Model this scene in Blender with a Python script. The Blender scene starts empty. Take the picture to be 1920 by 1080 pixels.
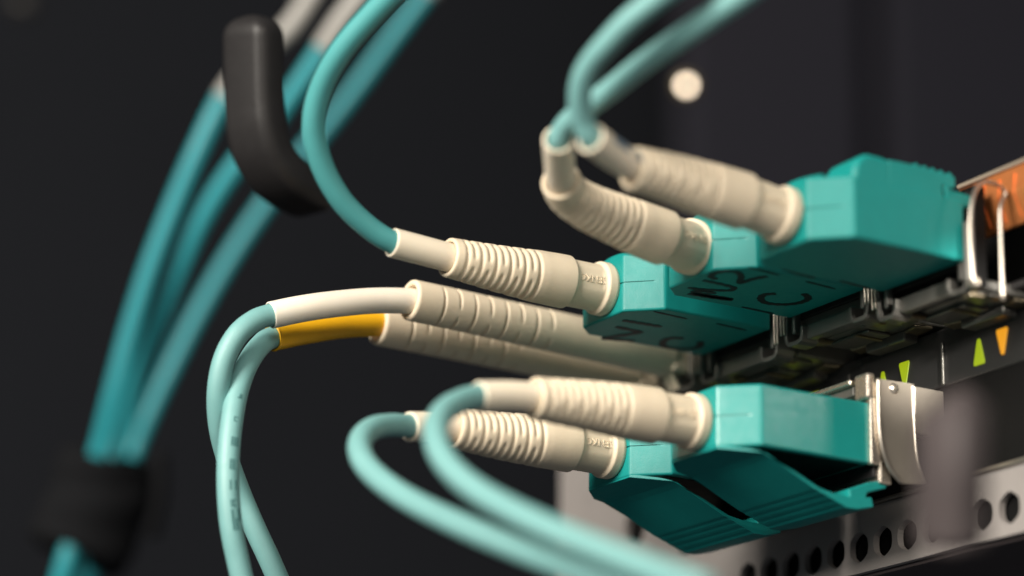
import bpy, bmesh, math, random
from mathutils import Vector, Matrix
PI = math.pi
SC = bpy.context.scene
COL = SC.collection
random.seed(4)

# ---------------------------------------------------------------- camera, world, lamps
cam_d = bpy.data.cameras.new('camera')
cam = bpy.data.objects.new('camera', cam_d); COL.objects.link(cam); SC.camera = cam
cam.matrix_world = Matrix([[0.516845, 0.236256, 0.822833, 22.650371], [0.855875, -0.163608, -0.490623, -14.60387], [0.018709, 0.957818, -0.286766, -8.070198], [0.0, 0.0, 0.0, 1.0]])
cam_d.sensor_width = 36; cam_d.lens = 102.324
cam_d.clip_start = 1; cam_d.clip_end = 500
cam_d.dof.use_dof = True
cam_d.dof.focus_distance = 27.6
cam_d.dof.aperture_fstop = 102.324 / 1000 / 0.95
cam_d.dof.aperture_blades = 0

w = bpy.data.worlds.new('World'); SC.world = w; w.use_nodes = True
bg = w.node_tree.nodes['Background']
bg.inputs[0].default_value = (0.90, 0.95, 1.0, 1); bg.inputs[1].default_value = 0.095
SC.view_settings.view_transform = 'Standard'; SC.view_settings.look = 'None'
SC.view_settings.exposure = 0; SC.view_settings.gamma = 1

def area(name, loc, target, size, power, col, sy=None):
    d = bpy.data.lights.new(name, 'AREA'); d.energy = power; d.color = col
    d.shape = 'RECTANGLE'; d.size = size; d.size_y = sy or size
    o = bpy.data.objects.new(name, d); COL.objects.link(o); o.location = loc
    o.rotation_euler = (Vector(target) - Vector(loc)).to_track_quat('-Z', 'Y').to_euler()
    return o
area('key_lamp', (12.5, -35, 12), (0, 0, -.5), 19, 31000, (1.0, 0.93, 0.83))
area('fill_lamp', (33, -12, 9), (1, 0, -.5), 11, 5500, (1.0, 0.92, 0.80))
area('side_lamp', (21.0, 15.0, 5.6), (2, 1, -1.4), 1.3, 170, (1.0, 0.93, 0.84), 2.4)
area('side_lamp', (19.4, 17.2, 5.6), (2, 1, -1.4), 1.0, 130, (1.0, 0.93, 0.84), 2.4)
# added narrow spot, not a known lamp, brightens the bottom row's metal cheek
sd = bpy.data.lights.new('added_spot', 'SPOT'); sd.energy = 26000; sd.color = (1.0, .93, .84)
sd.spot_size = math.radians(5.6); sd.spot_blend = 1.0; sd.shadow_soft_size = .3
so = bpy.data.objects.new('added_spot', sd); COL.objects.link(so); so.location = (13.5, -.9, .3)
so.rotation_euler = (Vector((2.05, 2.0, -.86)) - so.location).to_track_quat('-Z', 'Y').to_euler()

# ---------------------------------------------------------------- materials
def mat(name, col, rough=.45, metal=0, bump=0, bscale=60, var=.06, vscale=8, spec=.5, emit=None, es=0, sss=0, coat=0, tint=0):
    m = bpy.data.materials.new(name); m.use_nodes = True
    nt = m.node_tree; b = nt.nodes['Principled BSDF']
    b.inputs['Roughness'].default_value = rough; b.inputs['Metallic'].default_value = metal
    b.inputs['Specular IOR Level'].default_value = spec
    b.inputs['Coat Weight'].default_value = coat
    tc = nt.nodes.new('ShaderNodeTexCoord')
    n = nt.nodes.new('ShaderNodeTexNoise'); n.inputs['Scale'].default_value = vscale; n.inputs['Detail'].default_value = 4
    nt.links.new(tc.outputs['Object'], n.inputs['Vector'])
    mx = nt.nodes.new('ShaderNodeMix'); mx.data_type = 'RGBA'
    mx.inputs[6].default_value = tuple(c * (1 - var) for c in col) + (1,)
    mx.inputs[7].default_value = tuple(min(1, c * (1 + var)) for c in col) + (1,)
    nt.links.new(n.outputs['Fac'], mx.inputs[0]); nt.links.new(mx.outputs[2], b.inputs['Base Color'])
    mr = nt.nodes.new('ShaderNodeMapRange'); mr.inputs['To Min'].default_value = max(.05, rough - .07); mr.inputs['To Max'].default_value = rough + .09
    n3 = nt.nodes.new('ShaderNodeTexNoise'); n3.inputs['Scale'].default_value = 14; n3.inputs['Detail'].default_value = 6
    nt.links.new(tc.outputs['Object'], n3.inputs['Vector']); nt.links.new(n3.outputs['Fac'], mr.inputs['Value']); nt.links.new(mr.outputs['Result'], b.inputs['Roughness'])
    if tint:
        oi = nt.nodes.new('ShaderNodeObjectInfo'); hs = nt.nodes.new('ShaderNodeHueSaturation')
        m2 = nt.nodes.new('ShaderNodeMapRange'); m2.inputs['To Min'].default_value = 1 - tint; m2.inputs['To Max'].default_value = 1 + tint * .4
        nt.links.new(oi.outputs['Random'], m2.inputs['Value']); nt.links.new(m2.outputs['Result'], hs.inputs['Value'])
        nt.links.new(mx.outputs[2], hs.inputs['Color']); nt.links.new(hs.outputs['Color'], b.inputs['Base Color'])
    if bump:
        n2 = nt.nodes.new('ShaderNodeTexNoise'); n2.inputs['Scale'].default_value = bscale; n2.inputs['Detail'].default_value = 3
        nt.links.new(tc.outputs['Object'], n2.inputs['Vector'])
        bp = nt.nodes.new('ShaderNodeBump'); bp.inputs['Strength'].default_value = bump; bp.inputs['Distance'].default_value = .01
        nt.links.new(n2.outputs['Fac'], bp.inputs['Height']); nt.links.new(bp.outputs['Normal'], b.inputs['Normal'])
    if sss:
        b.inputs['Subsurface Weight'].default_value = sss
        b.inputs['Subsurface Radius'].default_value = (1, .6, .35); b.inputs['Subsurface Scale'].default_value = .08
    if emit:
        b.inputs['Emission Color'].default_value = emit + (1,); b.inputs['Emission Strength'].default_value = es
    return m
M = dict(
    cream=mat('cream_rubber', (.80, .68, .51), .46, bump=.12, bscale=40, var=.06, spec=.4, sss=.05, tint=.10),
    sleeve=mat('cream_sleeve', (.82, .72, .57), .42, bump=.06, var=.03, sss=.1),
    white=mat('white_sleeve', (.84, .76, .64), .42, bump=.06, var=.03, sss=.1),
    yellow=mat('yellow_sleeve', (.80, .42, .006), .42, bump=.1, var=.05),
    cord=mat('aqua_jacket', (.07, .31, .315), .5, bump=.12, bscale=30, var=.05, sss=.05),
    cord_light=mat('pale_aqua_jacket', (.165, .375, .37), .54, bump=.14, bscale=60, var=.07, sss=.03, spec=.85),
    bgcord=mat('deep_aqua_jacket', (.018, .26, .30), .42, var=.05),
    glossy=mat('glossy_aqua_plastic', (.012, .275, .255), .22, bump=.05, bscale=9, var=.05, spec=.55),
    teal=mat('aqua_plastic', (.008, .265, .248), .42, bump=.16, bscale=70, var=.08, spec=.38),
    ink=mat('black_ink', (.008, .008, .010), .5),
    print=mat('grey_print', (.05, .16, .16), .6),
    blueprint=mat('blue_print', (.14, .19, .24), .6, var=.2),
    cheek=mat('polished_steel', (.42, .375, .32), .30, metal=.65, bump=.03, bscale=20, var=.06),
    glint=mat('scratched_steel', (.60, .54, .46), .30, metal=.9, bump=.5, bscale=60, var=.2),
    brown=mat('brown_steel', (.20, .165, .11), .32, metal=.6, bump=.2, bscale=25, var=.2),  # brown toned steel for the underside plates
    gun=mat('dark_steel', (.17, .165, .15), .30, metal=.55, bump=.15, bscale=25, var=.15),
    steel=mat('nickel_steel', (.42, .38, .33), .30, metal=.85, bump=.1, bscale=20, var=.08),
    bright=mat('bright_steel', (.66, .59, .50), .27, metal=.9, bump=.08, bscale=20, var=.06),
    plate=mat('pale_grey_paint', (.285, .262, .25), .5, bump=.2, bscale=40, var=.12, vscale=3),
    strip=mat('charcoal_plastic', (.020, .020, .020), .42, bump=.1, var=.1),
    copper=mat('copper_sheet', (.85, .30, .10), .36, metal=.7, bump=.2, bscale=12, var=.12),
    brass=mat('beige_rim', (.26, .215, .165), .5, var=.08),
    black=mat('black_plastic', (.0165, .0155, .016), .45, bump=.25, bscale=45, var=.15, spec=.35),
    finger=mat('grey_plastic', (.060, .049, .050), .55, bump=.2, bscale=45, var=.08, spec=.3),
    shade=mat('shade_black', (.006, .006, .006), .6, spec=.1),  # near black colour standing in for deep shade
    velcro=mat('black_hook_tape', (.0078, .0082, .0095), .95, bump=.6, bscale=30, var=.2, spec=.1),
    greywhite=mat('grey_white_sleeve', (.33, .32, .30), .5),
    wall=mat('cabinet_black', (.0118, .0130, .0165), .8, var=.06, vscale=.1, spec=.1),
    door=mat('cabinet_grey', (.0265, .0258, .0350), .7, var=.06, vscale=.1, spec=.2),
    green=mat('green_light', (.06, .09, .01), .5, emit=(.33, .42, .0), es=.9),
    orange=mat('amber_light', (.14, .07, .01), .5, emit=(.85, .34, .01), es=.9),
    lamp=mat('lamp_lens', (.9, .85, .75), .4, emit=(1, .80, .58), es=8),
)

# ---------------------------------------------------------------- helpers
def root(name, label, cat, loc=(0, 0, 0), group=None):
    o = bpy.data.objects.new(name, None); COL.objects.link(o); o.location = loc
    o.empty_display_size = .2
    o['label'] = label; o['category'] = cat
    if group: o['group'] = group
    return o
def worldloc(o):
    v = Vector((0, 0, 0))
    while o: v = v + o.location; o = o.parent
    return v
def link(name, me, parent, m, smooth=False, bevel=0, seg=2, at=None):
    """mesh given in world coordinates (or local to `at`)"""
    o = bpy.data.objects.new(name, me); COL.objects.link(o)
    if m and not me.materials: me.materials.append(m)
    if smooth:
        for p in me.polygons: p.use_smooth = True
    if parent: o.parent = parent
    base = worldloc(parent) if parent else Vector((0, 0, 0))
    o.location = (Vector(at) if at is not None else Vector((0, 0, 0))) - base
    if bevel:
        md = o.modifiers.new('bevel', 'BEVEL'); md.width = bevel; md.segments = seg; md.limit_method = 'ANGLE'; md.angle_limit = math.radians(28)
        md.harden_normals = False
    return o
def mesh(name, v, f):
    me = bpy.data.meshes.new(name); me.from_pydata([tuple(a) for a in v], [], f); me.update()
    bm = bmesh.new(); bm.from_mesh(me); bmesh.ops.recalc_face_normals(bm, faces=bm.faces); bm.to_mesh(me); bm.free()
    return me
class MB:
    def __init__(s): s.v = []; s.f = []
    def box(s, x0, x1, y0, y1, z0, z1):
        n = len(s.v)
        s.v += [(x, y, z) for z in (z0, z1) for y in (y0, y1) for x in (x0, x1)]
        s.f += [tuple(n + i for i in q) for q in ((0, 2, 3, 1), (4, 5, 7, 6), (0, 1, 5, 4), (2, 6, 7, 3), (0, 4, 6, 2), (1, 3, 7, 5))]
        return s
    def prism(s, poly, axis, a, b):
        """poly: 2-D points in the two other axes (in x,y,z order), extruded along axis from a to b"""
        n = len(s.v); k = len(poly)
        for t in (a, b):
            for p in poly:
                q = list(p); q.insert(axis, t); s.v.append(tuple(q))
        s.f += [tuple(range(n + k - 1, n - 1, -1)), tuple(range(n + k, n + 2 * k))]
        s.f += [(n + i, n + (i + 1) % k, n + k + (i + 1) % k, n + k + i) for i in range(k)]
        return s
    def build(s, name, m, parent, **kw): return link(name, mesh(name, s.v, s.f), parent, m, **kw)
def offset_line(pts, t):
    """closed outline of a bent sheet of thickness t along a 2-D polyline"""
    L, Rr = [], []
    for i, p in enumerate(pts):
        a = Vector(pts[max(i - 1, 0)]); b = Vector(pts[min(i + 1, len(pts) - 1)])
        d = (b - a).normalized(); n = Vector((-d.y, d.x)) * t / 2
        L.append(tuple(Vector(p) + n)); Rr.append(tuple(Vector(p) - n))
    return L + Rr[::-1]
def spline(pts, n):
    """Catmull-Rom through 3-D points, resampled evenly; returns positions"""
    P = [Vector(p) for p in pts]
    P = [P[0] * 2 - P[1]] + P + [P[-1] * 2 - P[-2]]
    raw = []
    for i in range(1, len(P) - 2):
        p0, p1, p2, p3 = P[i - 1:i + 3]
        for k in range(24):
            t = k / 24
            raw.append(.5 * ((2 * p1) + (p2 - p0) * t + (2 * p0 - 5 * p1 + 4 * p2 - p3) * t * t + (3 * p1 - p0 - 3 * p2 + p3) * t ** 3))
    raw.append(P[-2])
    for _ in range(6):   # soften the curvature jumps
        raw = [raw[0]] + [(raw[i - 1] + raw[i] * 2 + raw[i + 1]) / 4 for i in range(1, len(raw) - 1)] + [raw[-1]]
    d = [0]
    for a, b in zip(raw, raw[1:]): d.append(d[-1] + (b - a).length)
    out = []; j = 0
    for i in range(n + 1):
        s = d[-1] * i / n
        while j < len(d) - 2 and d[j + 1] < s: j += 1
        u = (s - d[j]) / max(1e-9, d[j + 1] - d[j])
        out.append(raw[j].lerp(raw[j + 1], min(1, max(0, u))))
    return out, d[-1]
def frames(pos, up=(0, 0, 1)):
    T = [(pos[min(i + 1, len(pos) - 1)] - pos[max(i - 1, 0)]).normalized() for i in range(len(pos))]
    u = Vector(up); u = (u - T[0] * u.dot(T[0])).normalized()
    fr = []
    for t in T:
        u = (u - t * u.dot(t)).normalized()
        fr.append((t, u, t.cross(u)))      # tangent, up, side
    return fr
def sweep(pts, n, nt, rad, caps=True, inner=None):
    """tube along pts; rad(s, th) radius at arc length s; inner=(radius, depth) opens the far end as a hollow mouth"""
    pos, L = spline(pts, n); fr = frames(pos)
    v, f = [], []
    def ring(p, u, sd, r):
        for k in range(nt):
            th = 2 * PI * k / nt
            rr = r(th) if callable(r) else r
            v.append(p + (sd * math.cos(th) + u * math.sin(th)) * rr)
    rings = 0
    for i in range(n + 1):
        s = L * i / n
        ring(pos[i], fr[i][1], fr[i][2], (lambda th, s=s: rad(s, th))); rings += 1
    if inner:
        ri, dep = inner; t, u, sd = fr[-1]; ro = rad(L, 0)
        lip = (ro - ri) * .5
        for a in (30, 60, 90, 120, 150, 180):
            c = math.radians(a)
            ring(pos[-1] + t * lip * math.sin(c), u, sd, ri + lip + lip * math.cos(c)); rings += 1
        for k in (1, 2, 3, 4):
            s = L - dep * k / 4
            i = max(0, min(n, int(round(s / L * n))))
            ring(pos[i], fr[i][1], fr[i][2], ri); rings += 1
    for i in range(rings - 1):
        for k in range(nt):
            k2 = (k + 1) % nt
            f.append((i * nt + k, i * nt + k2, (i + 1) * nt + k2, (i + 1) * nt + k))
    if caps:
        f.append(tuple(range(nt - 1, -1, -1)))
        f.append(tuple(range((rings - 1) * nt, rings * nt)))
    return mesh('swept', v, f), pos, fr, L
def tube(name, pts, r, m, parent, n=90, nt=24, inner=None):
    me, pos, fr, L = sweep(pts, n, nt, (lambda s, th: r) if not callable(r) else r, inner=inner)
    return link(name, me, parent, m, smooth=True)
def ribbon(name, pts, width, m, parent, z, th=.004, at=(0, 0)):
    """flat pen stroke lying just under a downward face at height z; pts are (x, y)"""
    pts3 = [(p[0] + at[0], p[1] + at[1], 0) for p in pts]
    pos, L = spline(pts3, max(6, 6 * len(pts))) if len(pts) > 2 else ([Vector(a).lerp(Vector(b), k / 8) for a, b in [pts3] for k in range(9)], 0)
    o = []
    N = len(pos)
    for i in range(N):
        t = (pos[min(i + 1, N - 1)] - pos[max(i - 1, 0)]).normalized(); nn = Vector((-t.y, t.x, 0))
        wd = width * (.49 + .09 * math.sin(i * 1.7 + pts[0][0] * 9)) * (1 if 0 < i < N - 1 else .62)
        o.append((pos[i] + nn * wd, pos[i] - nn * wd))
    outline = [(a.x, a.y) for a, b in o] + [(b.x, b.y) for a, b in o[::-1]]
    v, f = [], []
    for zz in (z, z - th):
        for a, b in o: v += [(a.x, a.y, zz), (b.x, b.y, zz)]
    K = 2 * N
    for i in range(N - 1):
        a = 2 * i
        f += [(K + a, K + a + 1, K + a + 3, K + a + 2), (a, a + 2, a + 3, a + 1), (a, K + a, K + a + 2, a + 2), (a + 1, a + 3, K + a + 3, K + a + 1)]
    f += [(0, 1, K + 1, K), (2 * N - 2, K + 2 * N - 2, K + 2 * N - 1, 2 * N - 1)]
    return link(name, mesh(name, v, f), parent, m)

# ---------------------------------------------------------------- setting: dark cabinet and switch
P, W, CH, LCH, LEN, H = 1.425, 1.179, .295, .174, 1.53, .288
ROW2 = -1.612

def structure(name, mb, m, **kw):
    o = mb.build(name, m, None, **kw); o['kind'] = 'structure'; return o
# back wall of the cabinet stands square to the row of ports, left side wall closes it
structure('cabinet_wall', MB().box(-22.6, -22, -60, 90, -40, 60), M['wall'])
structure('cabinet_panel', MB().box(-20.5, -20, 14.6, 18.85, -20, 45), M['door'], bevel=.1)
structure('cabinet_panel', MB().box(-20.5, -20, 19.5, 60, -20, 45), M['door'], bevel=.1)


sw = root('network_switch', 'dark network switch behind the plugs with pale vented plate and green port lights', 'network switch', (1, 2.45, -1))
# chassis body behind the front
mb = MB().box(-4.70, 3.95, 2.50, 12, -2.58, .80)
mb.build('chassis', M['shade'], sw)  # coloured near black so the inside behind the vent holes looks shaded
# front plate with vent holes: rows of cells, each cell a rectangle with an n-sided hole
def plate(cells, y0, y1, holes):
    v, f = [], []
    def quadwall(x0, x1, z0, z1):
        mbx.box(x0, x1, y0, y1, z0, z1)
    mbx = MB()
    for (x0, x1, z0, z1) in cells: quadwall(x0, x1, z0, z1)
    for (cx, cz, hw, hh, r, k, rot) in holes:
        # ring between rectangle (half sizes hw, hh) and k-gon of radius r
        n = len(mbx.v); N = 24
        for yy in (y0, y1):
            for i in range(N):
                a = 2 * PI * i / N
                c, s = math.cos(a), math.sin(a)
                t = min(hw / max(abs(c), 1e-6), hh / max(abs(s), 1e-6))
                mbx.v.append((cx + c * t, yy, cz + s * t))
            for i in range(N):
                a = 2 * PI * i / N
                seg = 2 * PI / k; loc = ((a - rot) % seg) - seg / 2
                rr = r * (.35 * math.cos(seg / 2) / math.cos(loc) + .62) if k < 12 else r
                mbx.v.append((cx + rr * math.cos(a), yy, cz + rr * math.sin(a)))
        for i in range(N):
            j = (i + 1) % N
            mbx.f += [(n + i, n + j, n + N + j, n + N + i), (n + 2 * N + i, n + 3 * N + i, n + 3 * N + j, n + 2 * N + j),
                      (n + N + i, n + N + j, n + 3 * N + j, n + 3 * N + i)]
    return mbx
hp = .367
hx = [-1.09 + hp * k for k in range(12)]
cells = [(-4.72, hx[0] - hp / 2, -2.62, -1.83), (hx[-1] + hp / 2, 3.46, -2.62, -2.0),
         (hx[0] - hp / 2, hx[-1] + hp / 2, -2.62, -2.5535), (hx[0] - hp / 2, hx[-1] + hp / 2, -2.1865, -2.0),
         (-4.72, -3.43, -1.83, .80), (-3.43, -2.35, -1.83, -1.755), (-2.93, -2.35, -1.755, .80), (-3.43, -2.93, -1.255, .80)]
holes = [(x, -2.37, hp / 2, hp / 2, .155, 6, PI / 6) for x in hx] + [(-3.18, -1.505, .25, .25, .20, 24, 0)]
plate(cells, 2.40, 2.47, holes).build('front_plate', M['plate'], sw)
# turned-under lower lip and bright upper rim of the vent strip
MB().box(-4.72, 3.42, 2.475, 4.5, -2.66, -2.60).build('lower_lip', M['finger'], sw, bevel=.01)
MB().box(-1.2, 3.42, 2.36, 2.47, -1.995, -1.955).build('vent_rim', M['steel'], sw, bevel=.015)
MB().box(-2.3, 3.42, 2.40, 2.485, -1.955, -1.066).build('port_shade', M['shade'], sw)  # solid dark sheet standing for the shaded mouths of the ports
# strip of port lights between the two rows
st = MB().box(-2.3, 3.42, 2.38, 2.47, -1.065, -.50).build('light_strip', M['strip'], sw, bevel=.02)
for k in range(-1, 3):
    MB().box(k * P + .665, k * P + .695, 2.355, 2.379, -1.05, -.64).build('divider', M['gun'], st, bevel=.008)
def tri(cx, up, m, name):
    s, h, zc = .085, .125, -.845
    pts = [(cx - s, zc - h), (cx + s, zc - h), (cx + .02, zc + h), (cx - .02, zc + h)]
    if not up: pts = [(x, 2 * zc + .025 - z) for x, z in pts]
    for _ in range(1):
        pts = [tuple(Vector(a).lerp(Vector(b), u)) for a, b in zip(pts, pts[1:] + pts[:1]) for u in (.09, .91)]
    MB().prism(pts, 1, 2.368, 2.3795).build(name, m, st, bevel=.012)
for k in range(-1, 3):
    tri(2.62 + (k - 2) * P, True, M['green'], 'status_light')
    tri(2.95 + (k - 2) * P, False, M['orange'] if k >= 2 else M['green'], 'status_light')
# copper spring gasket over the last top port
g = MB().prism([(2.01, .05), (1.90, .33), (1.94, .57), (1.98, .57), (1.95, .33), (2.06, .05)], 0, 2.9, 3.95)
g.build('copper_gasket', M['copper'], sw, bevel=.012)
MB().box(2.9, 3.95, 1.92, 2.5, .572, .615).build('gasket_rim', M['brass'], sw, bevel=.015)
for i in range(5):
    x = 3.05 + i * .21
    MB().prism([(1.98, .10), (1.895, .325), (1.915, .5), (1.94, .5), (1.93, .325), (2.0, .10)], 0, x, x + .035).build('gasket_rib', M['copper'], sw)

# ---------------------------------------------------------------- transceivers
def hook(xs, s, z):
    """bent sheet hook at the lower corner of a module: down the side, round, and back up (s=+1 right side)"""
    pts = [(0, .62), (0, .07)] + [(-s * (.07 - .07 * math.cos(a)), .07 - .07 * math.sin(a)) for a in (PI * .17, PI * .34, PI * .5)]
    pts += [(-s * .19, 0), (-s * .235, .015), (-s * .255, .06), (-s * .258, .15)]
    return offset_line([(xs + x, z + zz) for x, zz in pts], .045)
def transceiver(cx, zc, flip, label, mm='gun', y0=1.56, right_side=False):
    t = root('transceiver', label, 'transceiver', (cx, 2.0, zc), 'metal transceivers in the switch ports')
    f = -1 if flip else 1
    def zz(z): return zc + f * z
    def bx(x0, x1, ya, yb, a, b):
        a, b = sorted((zz(a), zz(b))); return MB().box(cx + x0, cx + x1, ya, yb, a, b)
    end = cx > 1.5 * P
    bx(-.60, .60, y0 + .10, 1.80, -.50, .46).build('body', M['shade' if end else mm], t, bevel=.02)  # front body of the end module takes the painted shade colour
    bx(-.60, .56 if end else .60, 1.801, 2.379 if end else 3.2, -.498, -.40 if end else -.12).build('body', M[mm], t, bevel=.02)
    bx(-.36, .36, y0 + .0, y0 + .099, -.545, -.40).build('front_lip', M['gun'], t, bevel=.015)
    bx(-.56, .56, y0 + .06, y0 + .098, -.30, .40).build('port_face', M['black'], t, bevel=.01)
    for s in (-1, 1):
        if flip:
            a, b = sorted((zz(-.48), zz(.30)))
            MB().box(cx + s * .60 - .035, cx + s * .60 + .035, y0 - .02, y0 + .09, a, b).build('leg', M[mm], t, bevel=.014, seg=3)
            continue
        poly = hook(cx + s * .635, s, -.56)
        poly = [(x, zz(z)) for x, z in poly]
        MB().prism(poly, 1, y0 - .05, y0 + (.05 if s > 0 and cx > P * 1.5 else .16)).build('hook', M['gun'], t, bevel=.016, seg=3)
        a, b = sorted((zz(-.46), zz(.1)))
        for q in () if (s > 0 and end) else (-.026, .022):
            x = cx + s * .66 + q
            tube('edge_glint', [(x, y0 - .062, zc + .05), (x, y0 - .064, zc - .20), (x + .004, y0 - .062, zc - .45)], .011, M['glint'], t, n=20, nt=8)  # thin bright tubes added to imitate glints along the sheet edges
        xs = cx + s * .535
        MB().box(xs - .028, xs + .028, y0 - .03, y0 + .05, a, b).build('leg', M['gun'], t, bevel=.018, seg=3)
    # raised plates pressed into the underside
    bx(-.42, .15, y0 + .35, y0 + .62, -.535, -.501).build('pressed_plate', M['gun'], t, bevel=.012)
    bx(.20, .50, y0 + .22, y0 + .50, -.525, -.501).build('pressed_plate', M['gun'], t, bevel=.012)
    if not flip:
        # hinge pins, angled spring plates and a stepped lip on the underside
        for s in (-1, 1):
            MB().prism([(cx + s * .16, y0 + .70), (cx + s * .50, y0 + .62), (cx + s * .56, y0 + .80), (cx + s * .20, y0 + .86)], 2, zc - .53, zc - .499).build('spring_plate', M['brown'], t, bevel=.012)
            MB().prism([(y0 + .12, zc - .505), (y0 + .14, zc - .56), (y0 + .30, zc - .55), (y0 + .34, zc - .505)], 0, cx + s * .42 - .06, cx + s * .42 + .06).build('spring_tab', M['brown'], t, bevel=.012)
        bx(-.30, .30, y0 + .66, y0 + .84, -.60, -.50).build('cage_tab', M['gun'], t, bevel=.02)
        bx(-.03, .03, y0 + .30, y0 + .62, -.555, -.536).build('rib', M['brown'], t, bevel=.008)
    return t
tl = ['transceiver holding the white and yellow sleeved plugs, farthest left of the top row', 'transceiver behind the aqua plug marked N1 C',
      'transceiver behind the aqua plug marked N2 C', 'transceiver behind the blurred unmarked aqua plug in the top row']
for k in range(-1, 3): transceiver(k * P, [0, -.014, .049, -.034][k + 1], False, tl[k + 1])
transceiver(0, ROW2, True, 'transceiver behind the left plug of the bottom row', 'shade')  # metal module coloured near black for the shade behind its plug
tb = transceiver(P, ROW2, True, 'bright nickel transceiver behind the right plug of the bottom row', 'bright')
# its bright folded side cheek with a round dimple
ck = [(1.60, -1.10), (2.02, -1.085), (2.03, -1.5), (2.05, -1.8), (2.13, -2.03), (1.86, -2.06), (1.72, -1.93), (1.64, -1.72), (1.61, -1.4)]
MB().prism(ck, 0, 2.068, 2.082).build('side_cheek', M['cheek'], tb, bevel=.004)
def edge(name, pts, r, m, par): return tube(name, pts, r, m, par, n=40, nt=10)
edge('cheek_edge', [(2.083, 1.615, -1.10), (2.083, 1.615, -1.45), (2.083, 1.64, -1.72), (2.083, 1.72, -1.92), (2.083, 1.86, -2.05)], .022, M['steel'], tb)
edge('cheek_edge', [(2.083, 2.02, -1.09), (2.083, 2.025, -1.45), (2.083, 2.05, -1.8), (2.083, 2.13, -2.03)], .016, M['steel'], tb)
dm, *_ = sweep([(2.080, 1.80, -1.165), (2.090, 1.80, -1.165), (2.100, 1.80, -1.165)], 4, 24, lambda s, th: .058 - s * .8)
link('dimple', dm, tb, M['bright'], smooth=True)
MB().box(2.03, 2.066, 2.05, 2.40, -1.55, -1.10).build('cage_wall', M['cheek'], tb, bevel=.01)
MB().box(1.86, 2.066, 1.50, 1.60, -1.30, -1.045).build('bracket', M['bright'], tb, bevel=.03, seg=3)
MB().box(1.0, 1.80, 1.50, 1.64, -1.12, -1.06).build('top_tab', M['bright'], tb, bevel=.02)
# wire bail of the module in the last, unplugged port
tw = root('transceiver', 'wire handled transceiver in the unplugged port in front of the copper gasket', 'transceiver', (3 * P, 2, 0), 'metal transceivers in the switch ports')
edge('bail_wire', [(3.655, 1.785, -.70), (3.655, 1.785, 0), (3.655, 1.80, .20), (3.655, 1.865, .31), (3.655, 1.79, .375), (3.655, 1.60, .37), (3.655, 1.50, .26),
                   (3.655, 1.45, .08), (3.655, 1.43, -.2), (3.655, 1.455, -.62)], .020, M['steel'], tw)
MB().box(3.66, 3.93, 1.85, 2.3, -.60, -.54).build('body', M['black'], tw, bevel=.02)
MB().box(3.50, 3.60, 1.50, 1.60, -.60, -.50).build('pin', M['bright'], tw, bevel=.03, seg=3)

# ---------------------------------------------------------------- plug parts
def housing_mesh(name, cham_l=LCH):
    plan = [(-W / 2, LEN), (-W / 2, cham_l), (-W / 2 + cham_l, 0), (W / 2 - CH, 0), (W / 2 - .09, CH - .09), (W / 2 - .06, CH - .06), (W / 2, CH), (W / 2, LEN)]
    gro = [0, 0, .7, .7, .5, 0, 0, 0]
    zs = [(-H, 0), (-.007, 0), (-.007, 1), (.007, 1), (.007, 0), (H, 0)]
    v, f = [], []
    K = len(plan)
    ctr = Vector((0, LEN / 2))
    for z, g in zs:
        for (x, y), q in zip(plan, gro):
            d = (ctr - Vector((x, y))).normalized() * .02 * g * q
            v.append((x + d.x, y + d.y, z))
    for i in range(len(zs) - 1):
        for k in range(K):
            k2 = (k + 1) % K
            f.append((i * K + k, i * K + k2, (i + 1) * K + k2, (i + 1) * K + k))
    f.append(tuple(range(K - 1, -1, -1))); f.append(tuple(range((len(zs) - 1) * K, len(zs) * K)))
    me = bpy.data.meshes.new(name); me.from_pydata(v, [], f); me.update()
    bm = bmesh.new(); bm.from_mesh(me); bmesh.ops.remove_doubles(bm, verts=bm.verts, dist=1e-5)
    bmesh.ops.dissolve_degenerate(bm, dist=1e-5, edges=bm.edges)
    lay = bm.edges.layers.float.new('bevel_weight_edge')
    for e in bm.edges:
        a, b = e.verts[0].co, e.verts[1].co
        if abs(a.z) > .2 and abs(b.z) > .2 and a.z * b.z > 0: e[lay] = 1
        elif abs(a.x - b.x) < 1e-4 and abs(a.y - b.y) < 1e-4 and abs(a.z - b.z) > .1 and not (.02 < W / 2 - a.x < .15): e[lay] = 1
        elif abs(abs(a.x) - W / 2) < 1e-4 and abs(abs(b.x) - W / 2) < 1e-4 and abs(a.y - b.y) < 1e-4 and abs(a.z - b.z) > 1e-4: e[lay] = 1
    bmesh.ops.recalc_face_normals(bm, faces=bm.faces); bm.to_mesh(me); bm.free()
    return me
def housing(me, parent, loc, m='teal'):
    o = link('plug_housing', me.copy() if m != 'teal' else me, parent, None, at=loc)
    if m != 'teal': o.data.materials.clear()
    if not o.data.materials: o.data.materials.append(M[m])
    md = o.modifiers.new('bevel', 'BEVEL'); md.limit_method = 'WEIGHT'; md.width = .022; md.segments = 3
    return o
HM = housing_mesh('plug_housing')

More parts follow.
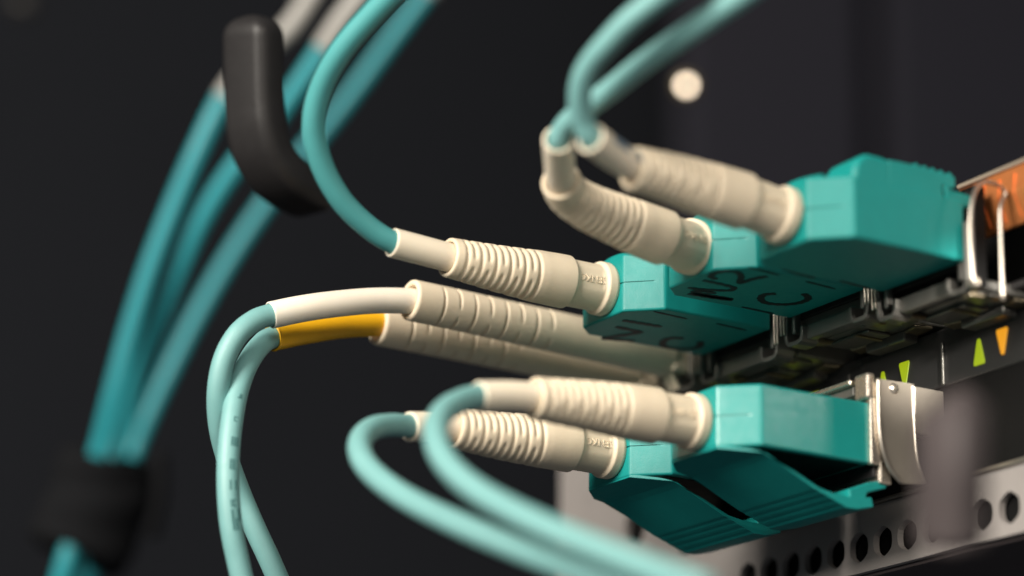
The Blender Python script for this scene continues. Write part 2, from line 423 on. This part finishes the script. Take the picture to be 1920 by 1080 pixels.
def boot_rad(s, th):
    # flange, neck, smooth collar, ribbed tail with staggered broken grooves
    def step(x, a, b): t = min(1, max(0, (x - a) / (b - a))); return t * t * (3 - 2 * t)
    r = .262 - .012 * (1 - step(s, 0, .03)) - .034 * step(s, .105, .135) + .030 * step(s, .445, .475)
    if .14 < s < .44:
        a = -math.cos(th)           # recessed name panel on the +X side
        if a > 0: r -= .009 * step(math.sin(th), -.42, -.32) * (1 - step(math.sin(th), .40, .50)) * step(s, .14, .17) * (1 - step(s, .41, .44))
    if s > .5: r -= .006 * step(s, .5, .8)
    if s > .78:
        r -= (s - .78) / .94 * .062
        k = (s - .84) / .078
        i = int(math.floor(k)); fr = k - i
        if 0 <= i < 11:
            g = math.exp(-((fr - .5) / .21) ** 2)
            ph = abs(math.sin(th - .35)) if i % 2 else abs(math.cos(th - .35))
            g *= step(ph, .18, .34)
            r -= .024 * g
    return r
def slim_rad(s, th):
    r = .215 - .012 * min(1, s / 2.0)
    k = (s - .50) / .176
    i = int(math.floor(k)); fr = k - i
    if 5 <= i < 13:
        g = math.exp(-((fr - .5) / .062) ** 2)
        ph = abs(math.sin(th - .5)) if i % 2 else abs(math.cos(th - .5))
        t = min(1, max(0, (ph - .30) / .12)); r -= .027 * g * t
    return r
def text_mesh(body, size):
    c = bpy.data.curves.new('lettering', 'FONT'); c.body = body; c.size = size; c.extrude = .006; c.align_x = 'CENTER'; c.align_y = 'CENTER'
    c.resolution_u = 3
    o = bpy.data.objects.new('lettering_tmp', c); COL.objects.link(o)
    dg = bpy.context.evaluated_depsgraph_get()
    me = bpy.data.meshes.new_from_object(o.evaluated_get(dg))
    bpy.data.objects.remove(o); return me
TXT = text_mesh('SENKO', .10)

def ribbed_boot(pts, parent, letter=True):
    me, pos, fr, L = sweep(pts, 190, 64, boot_rad, inner=(.146, .16))
    b = link('boot', me, parent, M['cream'], smooth=True)
    if letter:
        # wrap the moulded name on the panel of the neck, reading upside down
        tm = TXT.copy()
        for v in tm.vertices:
            s = .29 + v.co.x            # text right = towards the tail
            h = -v.co.y + .012
            i = min(len(pos) - 1, max(0, int(round(s / L * (len(pos) - 1)))))
            t, u, sd = fr[i]
            q = pos[i] + t * (s - L * i / (len(pos) - 1))
            r = .221 + v.co.z
            th = math.asin(max(-1, min(1, h / .216)))
            v.co = q + (u * math.sin(th) - sd * math.cos(th)) * r
        link('boot_lettering', tm, b, M['cream'])
    return b

# ---------------------------------------------------------------- cables with their plugs
G1 = 'aqua fibre cables plugged into the switch'
D = {'B1': {'boot': [(0, 0.045, -1.612), (0, -0.6, -1.61), (-0.0265, -1.1089, -1.6197), (-0.0205, -1.6695, -1.6198)],
        'cord': [(-0.0241, -1.5705, -1.6251), (0.0009, -1.9242, -1.6457), (0.0613, -2.2029, -1.6932), (0.1568, -2.4259, -1.7348), (0.3205, -2.7028, -1.8376), (0.5034, -2.9142, -1.9972),
                 (0.7242, -3.0358, -2.202), (1.0011, -3.0508, -2.4278), (1.5242, -3.0163, -2.7294), (2.3, -2.9354, -3.083), (3.1104, -2.8064, -3.419), (3.9138, -2.7099, -3.7199),
                 (4.5052, -2.6061, -3.9442)],
        'sleeve': [(-0.0271, -1.4544, -1.623), (-0.0205, -1.6695, -1.6198), (0.0009, -1.9242, -1.6457), (0.0481, -2.1844, -1.6928)]},
 'B2': {'boot': [(1.425, 0.045, -1.612), (1.425, -0.6, -1.62), (1.4193, -1.1468, -1.6256), (1.4193, -1.6872, -1.6428)],
        'cord': [(1.4291, -1.6548, -1.6351), (1.4365, -1.9877, -1.6721), (1.4727, -2.3, -1.7314), (1.5749, -2.5388, -1.8316), (1.7366, -2.7856, -1.9914), (1.965, -2.9875, -2.2114),
                 (2.2339, -3.0974, -2.4721), (2.5565, -3.1191, -2.7299), (2.9746, -3.0826, -2.9874), (3.6276, -3.0262, -3.3025), (4.3157, -2.9199, -3.6025), (5.0141, -2.8022, -3.8923),
                 (5.5885, -2.7233, -4.1224)],
        'sleeve': [(1.4223, -1.4844, -1.6325), (1.4204, -1.688, -1.6383), (1.4365, -1.9877, -1.6721), (1.4607, -2.2824, -1.7263)]},
 'C1': {'cord': [(-6.8302, 0.2367, 5.7435), (-7.2024, -0.0188, 5.1125), (-7.445, -0.3848, 4.6941), (-7.6651, -0.6611, 4.1865), (-7.8774, -0.8543, 3.5593), (-8.2017, -0.9977, 2.874),
                 (-8.5093, -1.1135, 2.1894), (-8.8189, -1.1966, 1.4434), (-9.1084, -1.2467, 0.6982), (-9.4603, -1.2473, 0.0382), (-9.7531, -1.3194, -0.6785), (-9.8742, -1.4053, -1.2276),
                 (-10.0475, -1.4419, -1.6625)],
        'sleeve': [(-6.8302, 0.2367, 5.7435), (-7.2024, -0.0188, 5.1125), (-7.445, -0.3848, 4.6941), (-7.6651, -0.6611, 4.1865)]},
 'C2': {'cord': [(-6.0352, 0.621, 5.6235), (-6.396, 0.3259, 5.093), (-6.8713, 0.0938, 4.4753), (-7.3168, -0.1229, 3.9163), (-7.7902, -0.4018, 3.3837), (-8.2232, -0.5938, 2.8186),
                 (-8.6154, -0.6984, 2.2208), (-8.9925, -0.7758, 1.6201), (-9.3866, -0.8432, 0.9532), (-9.7587, -0.8718, 0.2833), (-9.9155, -0.993, -0.3079), (-9.9722, -1.1405, -0.9158),
                 (-10.1174, -1.2111, -1.5603)],
        'sleeve': [(-6.0352, 0.621, 5.6235), (-6.396, 0.3259, 5.093), (-6.6886, 0.1703, 4.6942)]},
 'C3': {'cord': [(-7.6757, 2.3848, 6.6164), (-8.1714, 2.0024, 5.8484), (-8.6788, 1.6198, 5.0473), (-9.156, 1.2413, 4.3255), (-9.5798, 0.9093, 3.6774), (-9.9118, 0.5751, 2.9479),
                 (-10.1182, 0.261, 2.1958), (-10.2774, 0.0018, 1.4849), (-10.4789, -0.1812, 0.8708), (-10.6316, -0.3224, 0.3257), (-10.3172, -0.6388, -0.3231), (-10.3776, -0.7882, -0.9383),
                 (-10.5705, -0.8148, -1.4462)],
        'sleeve': [(-7.6757, 2.3848, 6.6164), (-7.8747, 2.2307, 6.3092)]},
 'FING': [(6.88, -1.4983, -2.8613), (6.9931, -1.6021, -3.0565), (7.0044, -1.6249, -3.3339), (6.9311, -1.5788, -3.6232), (6.8617, -1.5261, -3.9124)],
 'HOOK': [(-2.2425, -2.8717, 2.9537), (-2.3441, -2.7948, 2.5306), (-2.4403, -2.7151, 2.118), (-2.4964, -2.6435, 1.8347), (-2.56, -2.517, 1.6101), (-2.6525, -2.2697, 1.4444),
          (-2.8206, -1.9132, 1.3984), (-2.911, -1.6561, 1.3966)],
 'LAMP': [(-7.5907, 6.0862, 5.7585), (-7.614, 6.1021, 5.7691), (-7.6373, 6.118, 5.7797)],
 'LAMPB': [(-7.645, 6.1233, 5.7833), (-7.7342, 6.1844, 5.8241), (-7.8234, 6.2454, 5.8648)],
 'N1': {'boot': [(0, -0.043, -0.014), (0, -0.6, -0.014), (0.0, -1.2, -0.012), (0.0158, -1.7994, -0.0031)],
        'cord': [(0, -1.7, -0.006), (0.0158, -1.7994, -0.0031), (0.0237, -2.102, 0.0141), (0.0328, -2.4021, 0.0306), (0.0466, -2.6824, 0.1312), (0.1046, -2.998, 0.3146), (0.2155, -3.2704, 0.5757),
                 (0.3883, -3.4542, 0.863), (0.6292, -3.5151, 1.1353), (0.9696, -3.4994, 1.3879), (1.3612, -3.3962, 1.6374), (1.7382, -3.2882, 1.837)],
        'sleeve': [(0, -1.6, -0.008), (0.0158, -1.7994, -0.0031), (0.0237, -2.102, 0.0141), (0.0277, -2.4106, 0.0305)]},
 'N2': {'boot': [(1.425, 0.0089, 0.0487), (1.5619, -0.3208, 0.0204), (1.5852, -0.6707, 0.0583), (1.6003, -0.9994, 0.106), (1.6372, -1.3097, 0.1498), (1.7158, -1.5526, 0.1983),
                 (1.8856, -1.7382, 0.2357)],
        'cord': [(1.9064, -1.7457, 0.2384), (2.1963, -1.9504, 0.3045), (2.4536, -2.1232, 0.3623), (2.5642, -2.1447, 0.4375), (2.7531, -2.1349, 0.5093), (3.141, -2.0607, 0.6235),
                 (3.713, -1.998, 0.7625), (4.5867, -1.8631, 0.9466), (5.0635, -1.7538, 1.0816)],
        'sleeve': [(1.7427, -1.5921, 0.2034), (1.9222, -1.7613, 0.2409), (2.1963, -1.9504, 0.3045), (2.4901, -2.146, 0.3665)]},
 'N3': {'boot': [(2.85, 0.0216, -0.0343), (2.8454, -0.4113, 0.0222), (2.8406, -0.8067, 0.0572), (2.8438, -1.2299, 0.0929), (2.8618, -1.6122, 0.1013)],
        'cord': [(2.877, -1.6389, 0.1209), (2.9562, -1.8926, 0.1544), (3.0802, -2.1775, 0.1957), (3.1305, -2.3017, 0.3083), (3.2364, -2.4027, 0.4364), (3.3855, -2.4728, 0.5654),
                 (3.5664, -2.4949, 0.669), (3.7828, -2.4885, 0.756), (4.0246, -2.4537, 0.8672), (4.2862, -2.3824, 0.9728), (4.6434, -2.2701, 1.1082)],
        'sleeve': [(2.8403, -1.4495, 0.1099), (2.877, -1.6389, 0.1209), (2.9562, -1.8926, 0.1544), (3.0926, -2.1961, 0.1931)]},
 'SCREW': [(-17.2406, 0.2892, 8.9105), (-17.285, 0.3057, 8.9293), (-17.3293, 0.3223, 8.9482)],
 'TAIL': [(-8.8062, -0.7296, -0.0169), (-9.0177, -0.6058, -0.4867), (-9.3552, -0.535, -0.879)],
 'TIE': [(-9.7453, -0.9362, 0.0833), (-9.9309, -0.9823, -0.3706), (-10.0487, -1.1133, -0.8332), (-10.0788, -1.2088, -1.1049)],
 'WH': {'boot': [(-1.11, 1.4, -0.2), (-1.11, -0.2, -0.15), (-1.11, -1.0, -0.122), (-1.11, -1.5659, -0.1066)],
        'cord': [(-1.1569, -2.4211, -0.2818), (-1.1704, -2.7524, -0.3815), (-1.1917, -3.0197, -0.4734), (-1.1835, -3.1986, -0.5624), (-1.1785, -3.3758, -0.7329), (-1.2367, -3.4729, -0.9781),
                 (-1.3355, -3.4709, -1.265), (-1.4928, -3.3639, -1.5505), (-1.6613, -3.1799, -1.8257), (-1.7649, -2.9811, -2.1144), (-1.7694, -2.8068, -2.4255), (-1.7679, -2.6366, -2.7124),
                 (-1.7738, -2.4367, -3.0714)],
        'sleeve': [(-1.11, -1.3, -0.112), (-1.103, -1.5694, -0.1197), (-1.1245, -1.979, -0.178), (-1.1569, -2.4211, -0.2818), (-1.1704, -2.7524, -0.3815), (-1.1981, -3.0275, -0.4784)]},
 'YE': {'boot': [(-1.735, 1.4, -0.25), (-1.735, 0, -0.235), (-1.735, -1.0, -0.222), (-1.735, -1.5742, -0.2141)],
        'cord': [(-1.6819, -1.9683, -0.2965), (-1.6242, -2.4021, -0.4346), (-1.5615, -2.807, -0.5734), (-1.4662, -2.9954, -0.71), (-1.357, -3.1774, -0.9568), (-1.287, -3.2968, -1.2491),
                 (-1.2092, -3.3779, -1.5846), (-1.1675, -3.4133, -1.9275), (-1.154, -3.4028, -2.2556), (-1.1695, -3.3466, -2.5705), (-1.2085, -3.2483, -2.8505), (-1.249, -3.1253, -3.1771)],
        'sleeve': [(-1.735, -1.4, -0.218), (-1.6996, -1.5755, -0.2172), (-1.6819, -1.9683, -0.2965), (-1.6242, -2.4021, -0.4346), (-1.5593, -2.8191, -0.5811)]}}
def hump(parent, cx, dy, dz):
    """raised latch cover on top of an upper row plug, ribbed towards its rear, with a hooked rear tab"""
    fr = [(.302, .20), (.302, .31)] + [(.51 - .205 * math.cos(a), .325 + .205 * math.sin(a)) for a in (.15, .4, .65, .9, 1.15, 1.4)] + [(.60, .527), (.72, .512), (.72, .20)]
    MB().prism([(y + dy, z + dz) for y, z in fr], 0, cx + W / 2 - .46, cx + W / 2 - .0015).build('latch_cover', M['teal'], parent, bevel=.055, seg=5)
    pr = [(.69, .20), (.69, .505), (.80, .512), (.90, .512)]
    for k in range(5):
        y = .96 + k * .095
        pr += [(y, .508 - k * .004), (y + .03, .535 - k * .004), (y + .055, .535 - k * .004), (y + .08, .504 - k * .004)]
    pr += [(1.44, .49), (1.44, .385), (1.36, .375), (1.30, .40), (1.285, .36), (1.30, .26), (1.36, .20)]
    MB().prism([(y + dy, z + dz) for y, z in pr], 0, cx + W / 2 - .46, cx + W / 2 - .003).build('latch_grip', M['teal'], parent, bevel=.01)
    MB().prism([(y + dy, z + dz) for y, z in [(1.30, .40), (1.36, .41), (1.40, .36), (1.62, .35), (1.63, .24), (1.46, .20), (1.35, .245), (1.33, .29)]], 0, cx + W / 2 - .20, cx + W / 2 - .004).build('latch_tab', M['teal'], parent, bevel=.018)
    # rounded shoulders in front of the cover
    me, *_ = sweep([(cx - .36, .17 + dy, .24 + dz), (cx, .12 + dy, .265 + dz), (cx + .30, .17 + dy, .25 + dz)], 24, 20, lambda s, th: .10)
    link('shoulder', me, parent, M['teal'], smooth=True)
def upper_plug(i, label, straight=True):
    dz, dy = [(-.0144, -.0433), (.0487, .0089), (-.0343, .0216)][i]
    cx = i * P
    r = root('fibre_cable', label, 'fibre cable', (cx, dy, dz), G1)
    h = housing(HM, r, (cx, dy, dz))
    hump(r, cx, dy, dz)
    return r, h, cx, dy, dz
def dash(h, x0, y0, x1, y1, z): ribbon('guide_mark', [(x0, y0), (x1, y1)], .034, M['ink'], h, z)
def cord_set(r, key, cordm='cord', sleevem='sleeve', rs=.137, rc=.107, letter=True, cordname='cord'):
    d = D[key]
    b = ribbed_boot(d['boot'], r, letter)
    tube('sleeve', d['sleeve'], rs, M[sleevem], r, n=40, nt=32, inner=(rs - .026, .3))
    c = tube(cordname, d['cord'], rc, M[cordm], r, n=140, nt=24)
    return b, c

# N1
r, h, cx, dy, dz = upper_plug(0, 'aqua fibre cable with plug hand marked N1 C and straight ribbed cream boot')
z = -H + dz - .0006
for s in ([(-.616, .302), (-.508, .627)], [(-.60, .31), (-.22, .50)], [(-.206, .521), (-.18, .193)]): ribbon('marker_letter', s, .075, M['ink'], h, z)
ribbon('marker_letter', [(.046, .126), (.06, .34), (.072, .554)], .07, M['ink'], h, z)
ribbon('marker_letter', [(-.15, .97), (-.20, .87), (-.30, .85), (-.44, .91), (-.51, 1.0), (-.50, 1.14), (-.42, 1.24), (-.30, 1.26), (-.15, 1.17)], .07, M['ink'], h, z)
dash(h, .47, .20, .44, .60, z); dash(h, .47, .93, .44, 1.30, z)
cord_set(r, 'N1')
# N2
r, h, cx, dy, dz = upper_plug(1, 'aqua fibre cable with plug hand marked N2 C and boot bent sharply upward')
z = -H + dz - .0006
for s in ([(.971, .251), (.99, .48), (1.03, .72)], [(1.01, .26), (1.02, .50), (1.05, .68)], [(1.05, .23), (1.04, .42), (1.06, .70)], [(1.11, .22), (1.13, .46)], [(1.13, .14), (1.17, .30), (1.27, .50), (1.37, .50), (1.40, .36), (1.41, .12)]):
    ribbon('marker_letter', s, .06, M['ink'], h, z)
ribbon('marker_letter', [(1.50, .20), (1.56, .10), (1.70, .09), (1.80, .20), (1.72, .33), (1.53, .45), (1.68, .47), (1.85, .53)], .065, M['ink'], h, z)
ribbon('marker_letter', [(1.44, .93), (1.36, .86), (1.25, .89), (1.16, .98), (1.14, 1.08), (1.20, 1.21), (1.33, 1.29), (1.49, 1.27), (1.59, 1.14)], .07, M['ink'], h, z)
for a in ((1.98, .22, 1.94, .60), (.90, .92, .885, 1.30), (1.92, .92, 1.88, 1.29)): dash(h, *a, z)
cord_set(r, 'N2', 'cord_light', rc=.098)
# N3
r, h, cx, dy, dz = upper_plug(2, 'aqua fibre cable with blue printed sleeve and unmarked plug at right end of top row')
z = -H + dz - .0006
for a in ((2.31, .36, 2.27, .76), (2.33, 1.0, 2.29, 1.38)): dash(h, *a, z)
cord_set(r, 'N3', 'cord_light', rc=.098)
sl = [o for o in r.children if o.name.startswith('sleeve')][0]
def sleeve_print(path, s0, s1, th0, th1, rr, m, par, name):
    pos, L = spline(path, 40); fr = frames(pos)
    v, f = [], []
    na, nb = 12, 6
    for off in (.0015, .004):
        for i in range(na + 1):
            s = s0 + (s1 - s0) * i / na; j = min(40, max(0, int(round(s * 40)))); t, u, sd = fr[j]
            for k in range(nb + 1):
                wob = .12 * math.sin(3.1 * i + k)
                th = th0 + (th1 - th0) * k / nb + (wob if k in (0, nb) else 0)
                v.append(pos[j] + (sd * math.cos(th) + u * math.sin(th)) * (rr + off))
    S = (na + 1) * (nb + 1)
    for q in (0, S):
        for i in range(na):
            for k in range(nb):
                a = q + i * (nb + 1) + k; f.append((a, a + 1, a + nb + 2, a + nb + 1))
    return link(name, mesh(name, v, f), par, m, smooth=True)
sleeve_print(D['N3']['sleeve'], .18, .36, PI - .75, PI + .1, .137, M['blueprint'], sl, 'sleeve_print')
sleeve_print(D['N3']['sleeve'], .50, .80, PI - .85, PI - .05, .137, M['blueprint'], sl, 'sleeve_print')

# bottom row
def latch(parent, cx):
    """long trigger latch under a lower row plug: a sloping arm with grip ribs and a hooked end"""
    top = [(.02, ROW2 - H + .03), (.26, -1.925), (.42, -1.985), (.70, -2.085), (.98, -2.205), (1.16, -2.235), (1.36, -2.24), (1.57, -2.215)]
    low = [(1.59, -2.30), (1.40, -2.345), (1.28, -2.345)]
    a, b = (1.28, -2.345), (.92, -2.215)
    for k in range(4):
        for u, dd in ((.15, 0), (.30, .003), (.60, .003), (.75, 0)):
            q = (k + u) / 4; low.append((a[0] + (b[0] - a[0]) * q, a[1] + (b[1] - a[1]) * q + dd))
    low += [b, (.66, -2.095), (.40, -1.972), (.02, ROW2 - H - .004)]
    arm = MB().prism(top + low, 0, cx - W / 2 + .004, cx + W / 2 - .004)
    me = mesh('latch_arm', arm.v, arm.f)
    bm = bmesh.new(); bm.from_mesh(me)
    for co, no in (((cx + W / 2 - CH, .0451, 0), (1, -1, 0)), ((cx - W / 2 + LCH, .0451, 0), (-1, -1, 0)), ((cx, .049, 0), (0, -1, 0))):
        r = bmesh.ops.bisect_plane(bm, geom=bm.verts[:] + bm.edges[:] + bm.faces[:], plane_co=Vector(co) + Vector(no).normalized() * -.003, plane_no=no, clear_outer=True)
        bmesh.ops.holes_fill(bm, edges=[e for e in bm.edges if e.is_boundary], sides=0)
    bmesh.ops.recalc_face_normals(bm, faces=bm.faces); bm.to_mesh(me); bm.free()
    link('latch_arm', me, parent, M['teal'], bevel=.008)
    MB().box(cx - .52, cx + .52, .32, 1.52, ROW2 - H - .006, ROW2 - H - .001).build('latch_shade', M['shade'], parent)  # black sheet under the housing paints the shade and kills its reflection
    MB().prism([(1.34, -2.27), (1.33, -2.165), (1.56, -2.07), (1.76, -2.02), (1.76, -2.10), (1.54, -2.17), (1.51, -2.24)], 0, cx - W / 2 + .10, cx + W / 2 - .02).build('latch_hook', M['teal'], parent, bevel=.012)
for i, key, lab in ((0, 'B1', 'aqua fibre cable of the left bottom plug, looping from a half hidden boot'),
                    (1, 'B2', 'aqua fibre cable of the right bottom plug with glossy streaked side')):
    r = root('fibre_cable', lab, 'fibre cable', (i * P, .0451, ROW2), G1)
    housing(HM, r, (i * P, .0451, ROW2), 'glossy' if i else 'teal')
    latch(r, i * P)
    cord_set(r, key, 'cord_light')

# slim pair behind N1
for key, lab, sm in (('WH', 'aqua fibre cable with white sleeve and slim slotted cream boot', 'white'), ('YE', 'aqua fibre cable with yellow sleeve and slim slotted cream boot', 'yellow')):
    d = D[key]
    r = root('fibre_cable', lab, 'fibre cable', d['boot'][0], G1)
    me, pos, fr, L = sweep(d['boot'], 420, 48, slim_rad, inner=(.142, .2))
    link('boot', me, r, M['cream'], smooth=True)
    x, y, zz = d['boot'][0]
    MB().box(x - .19, x + .19, y - .02, 1.62, zz - .19, zz + .20).build('plug_body', M['cream'], r, bevel=.03)
    MB().prism([(y + .0, zz - .20), (1.5, zz - .36), (1.52, zz - .32), (y + .0, zz - .16)], 0, x - .1, x + .1).build('latch', M['cream'], r, bevel=.02)
    flare = (lambda s, th: .119 + .016 * max(0, (s - 1.2) / .4) + .006 * math.sin(3 * th + 5 * s) * min(1, s) * (.4 + .6 * max(0, (s - .8))) + .004 * math.cos(2 * th + 1)) if key == 'YE' else (lambda s, th: .128 + .002 * math.sin(2 * th + 2.2 * s))
    me, *_ = sweep(d['sleeve'], 70, 32, flare, inner=(.112, .2))
    link('sleeve', me, r, M[sm], smooth=True)
    c = tube('cord', d['cord'], .106, M['cord_light'], r, n=140, nt=24)
    if key == 'YE':
        pos, L = spline(d['cord'], 140); fr = frames(pos)
        for q, (s, wd) in enumerate(((.50, .5), (.565, .5), (.625, .9), (.68, 1), (.735, .9), (.775, .7), (.80, 1.1), (.825, 1.1))):
            # worn print characters along the right hand side of the jacket
            j = int(s * 140); t, u, sd = fr[j]
            camdir = (Vector(cam.location) - pos[j]).normalized()
            out = camdir - t * camdir.dot(t); out.normalize()
            sidev = t.cross(out)
            if sidev.dot(Vector((1, .5, 0))) < 0: sidev = -sidev
            v, f = [], []
            segs = [(-.5, -.28, 0, 1), (.28, .5, 0, 1), (-.5, .5, 0, .25), (-.5, .5, .75, 1), (-.5, .5, .38, .6)]
            random.seed(q + 3)
            for a0, a1, b0, b1 in random.sample(segs, 3 if q < 3 else 4):
                n = len(v)
                for rr in (.1062, .1085):
                    for a, b in ((a0, b0), (a1, b0), (a1, b1), (a0, b1)):
                        th = math.radians(8) + b * .75 * wd
                        v.append(pos[j] + t * (a * .10 * wd) + (out * math.cos(th) + sidev * math.sin(th)) * rr)
                f += [tuple(n + k for k in g) for g in ((0, 3, 2, 1), (4, 5, 6, 7), (0, 1, 5, 4), (1, 2, 6, 5), (2, 3, 7, 6), (3, 0, 4, 7))]
            link('print_mark', mesh('print_mark', v, f), c, M['print'])

# ---------------------------------------------------------------- far left: bundle, tie, hook
G2 = 'aqua cables hanging in the bundle behind the black hook'
for key, lab in (('C1', 'leftmost blurred aqua cable of the hanging bundle, white banded behind the hook'),
                 ('C2', 'middle blurred aqua cable of the hanging bundle, white sleeved near the top of the hook'),
                 ('C3', 'rightmost and darkest blurred aqua cable of the hanging bundle')):
    d = D[key]
    r = root('bundle_cable', lab, 'cable', d['cord'][-1], G2)
    tube('cord', d['cord'], .118 if key != 'C3' else .108, M['bgcord'], r, n=140, nt=24)
    tube('sleeve', d['sleeve'], .130, M['greywhite'], r, n=40, nt=24)
t = root('cable_tie', 'wide black hook tape tie wrapped round the lower end of the hanging cable bundle', 'cable tie', D['TIE'][-1])
me, *_ = sweep(D['TIE'], 60, 40, lambda s, th: .60 * (1 + .12 * math.cos(2 * th)) + .02 * math.sin(9 * s + 2 * th), caps=True)
link('strap', me, t, M['velcro'], smooth=True)
me, *_ = sweep(D['TAIL'], 20, 16, lambda s, th: .10, caps=True)
link('strap_end', me, t, M['velcro'], smooth=True)

def bar(name, label, pts, wx, wy, m, rot=0, group=None):
    """rounded rectangular finger swept along pts, wx across X and wy along its bend plane"""
    pos, L = spline(pts, 80)
    prof = []
    rr = min(wx, wy) * .32
    for cxx, cyy, a0 in ((wx / 2 - rr, wy / 2 - rr, 0), (-wx / 2 + rr, wy / 2 - rr, 90), (-wx / 2 + rr, -wy / 2 + rr, 180), (wx / 2 - rr, -wy / 2 + rr, 270)):
        for k in range(6):
            a = math.radians(a0 + 18 * k); prof.append((cxx + rr * math.cos(a), cyy + rr * math.sin(a)))
    X = Vector((math.cos(rot), math.sin(rot), 0))
    v, f = [], []; K = len(prof)
    N = len(pos)
    for i in range(N):
        tg = (pos[min(i + 1, N - 1)] - pos[max(i - 1, 0)]).normalized()
        nn = tg.cross(X).normalized(); xx = nn.cross(tg).normalized()
        e = min(i, N - 1 - i); sc = math.sqrt(max(.02, 1 - (1 - min(1, e / 7)) ** 2))
        for a, b in prof: v.append(pos[i] + xx * a * sc + nn * b * sc)
    for i in range(N - 1):
        for k in range(K):
            k2 = (k + 1) % K; f.append((i * K + k, i * K + k2, (i + 1) * K + k2, (i + 1) * K + k))
    f += [tuple(range(K)), tuple(range((N - 1) * K, N * K))]
    o = link(name, mesh(name, v, f), None, m, smooth=True)
    o['label'] = label; o['category'] = 'cable hook'
    return o
bar('cable_hook', 'black rounded cable hook bending at its foot, in front of the hanging bundle', D['HOOK'], .60, .40, M['black'], math.radians(20))
bar('cable_hook', 'blurred grey upright cable finger close to the lens at lower right', D['FING'], .52, .32, M['finger'])

# small bright lamp far behind
me, *_ = sweep(D['LAMP'], 6, 20, lambda s, th: .062)
lp = root('indicator_lamp', 'small bright round warm white lamp glowing in the dark background', 'lamp', D['LAMP'][0])
link('lens', me, lp, M['lamp'], smooth=True)
me, *_ = sweep(D['LAMPB'], 6, 20, lambda s, th: .16)
link('glow_bezel', me, lp, M['brown'], smooth=True)  # brown disc imitates a faint warm glow around the lamp
me, *_ = sweep(D['SCREW'], 6, 20, lambda s, th: .22)
sr = root('rack_screw', 'faint grey screw head blurred in the dark upper left corner', 'screw', D['SCREW'][0])
link('screw_head', me, sr, M['black'], smooth=True)
MB().box(-.02, .02, -.2, .2, -.03, .03).build('slot', M['steel'], sr, at=D['SCREW'][0])
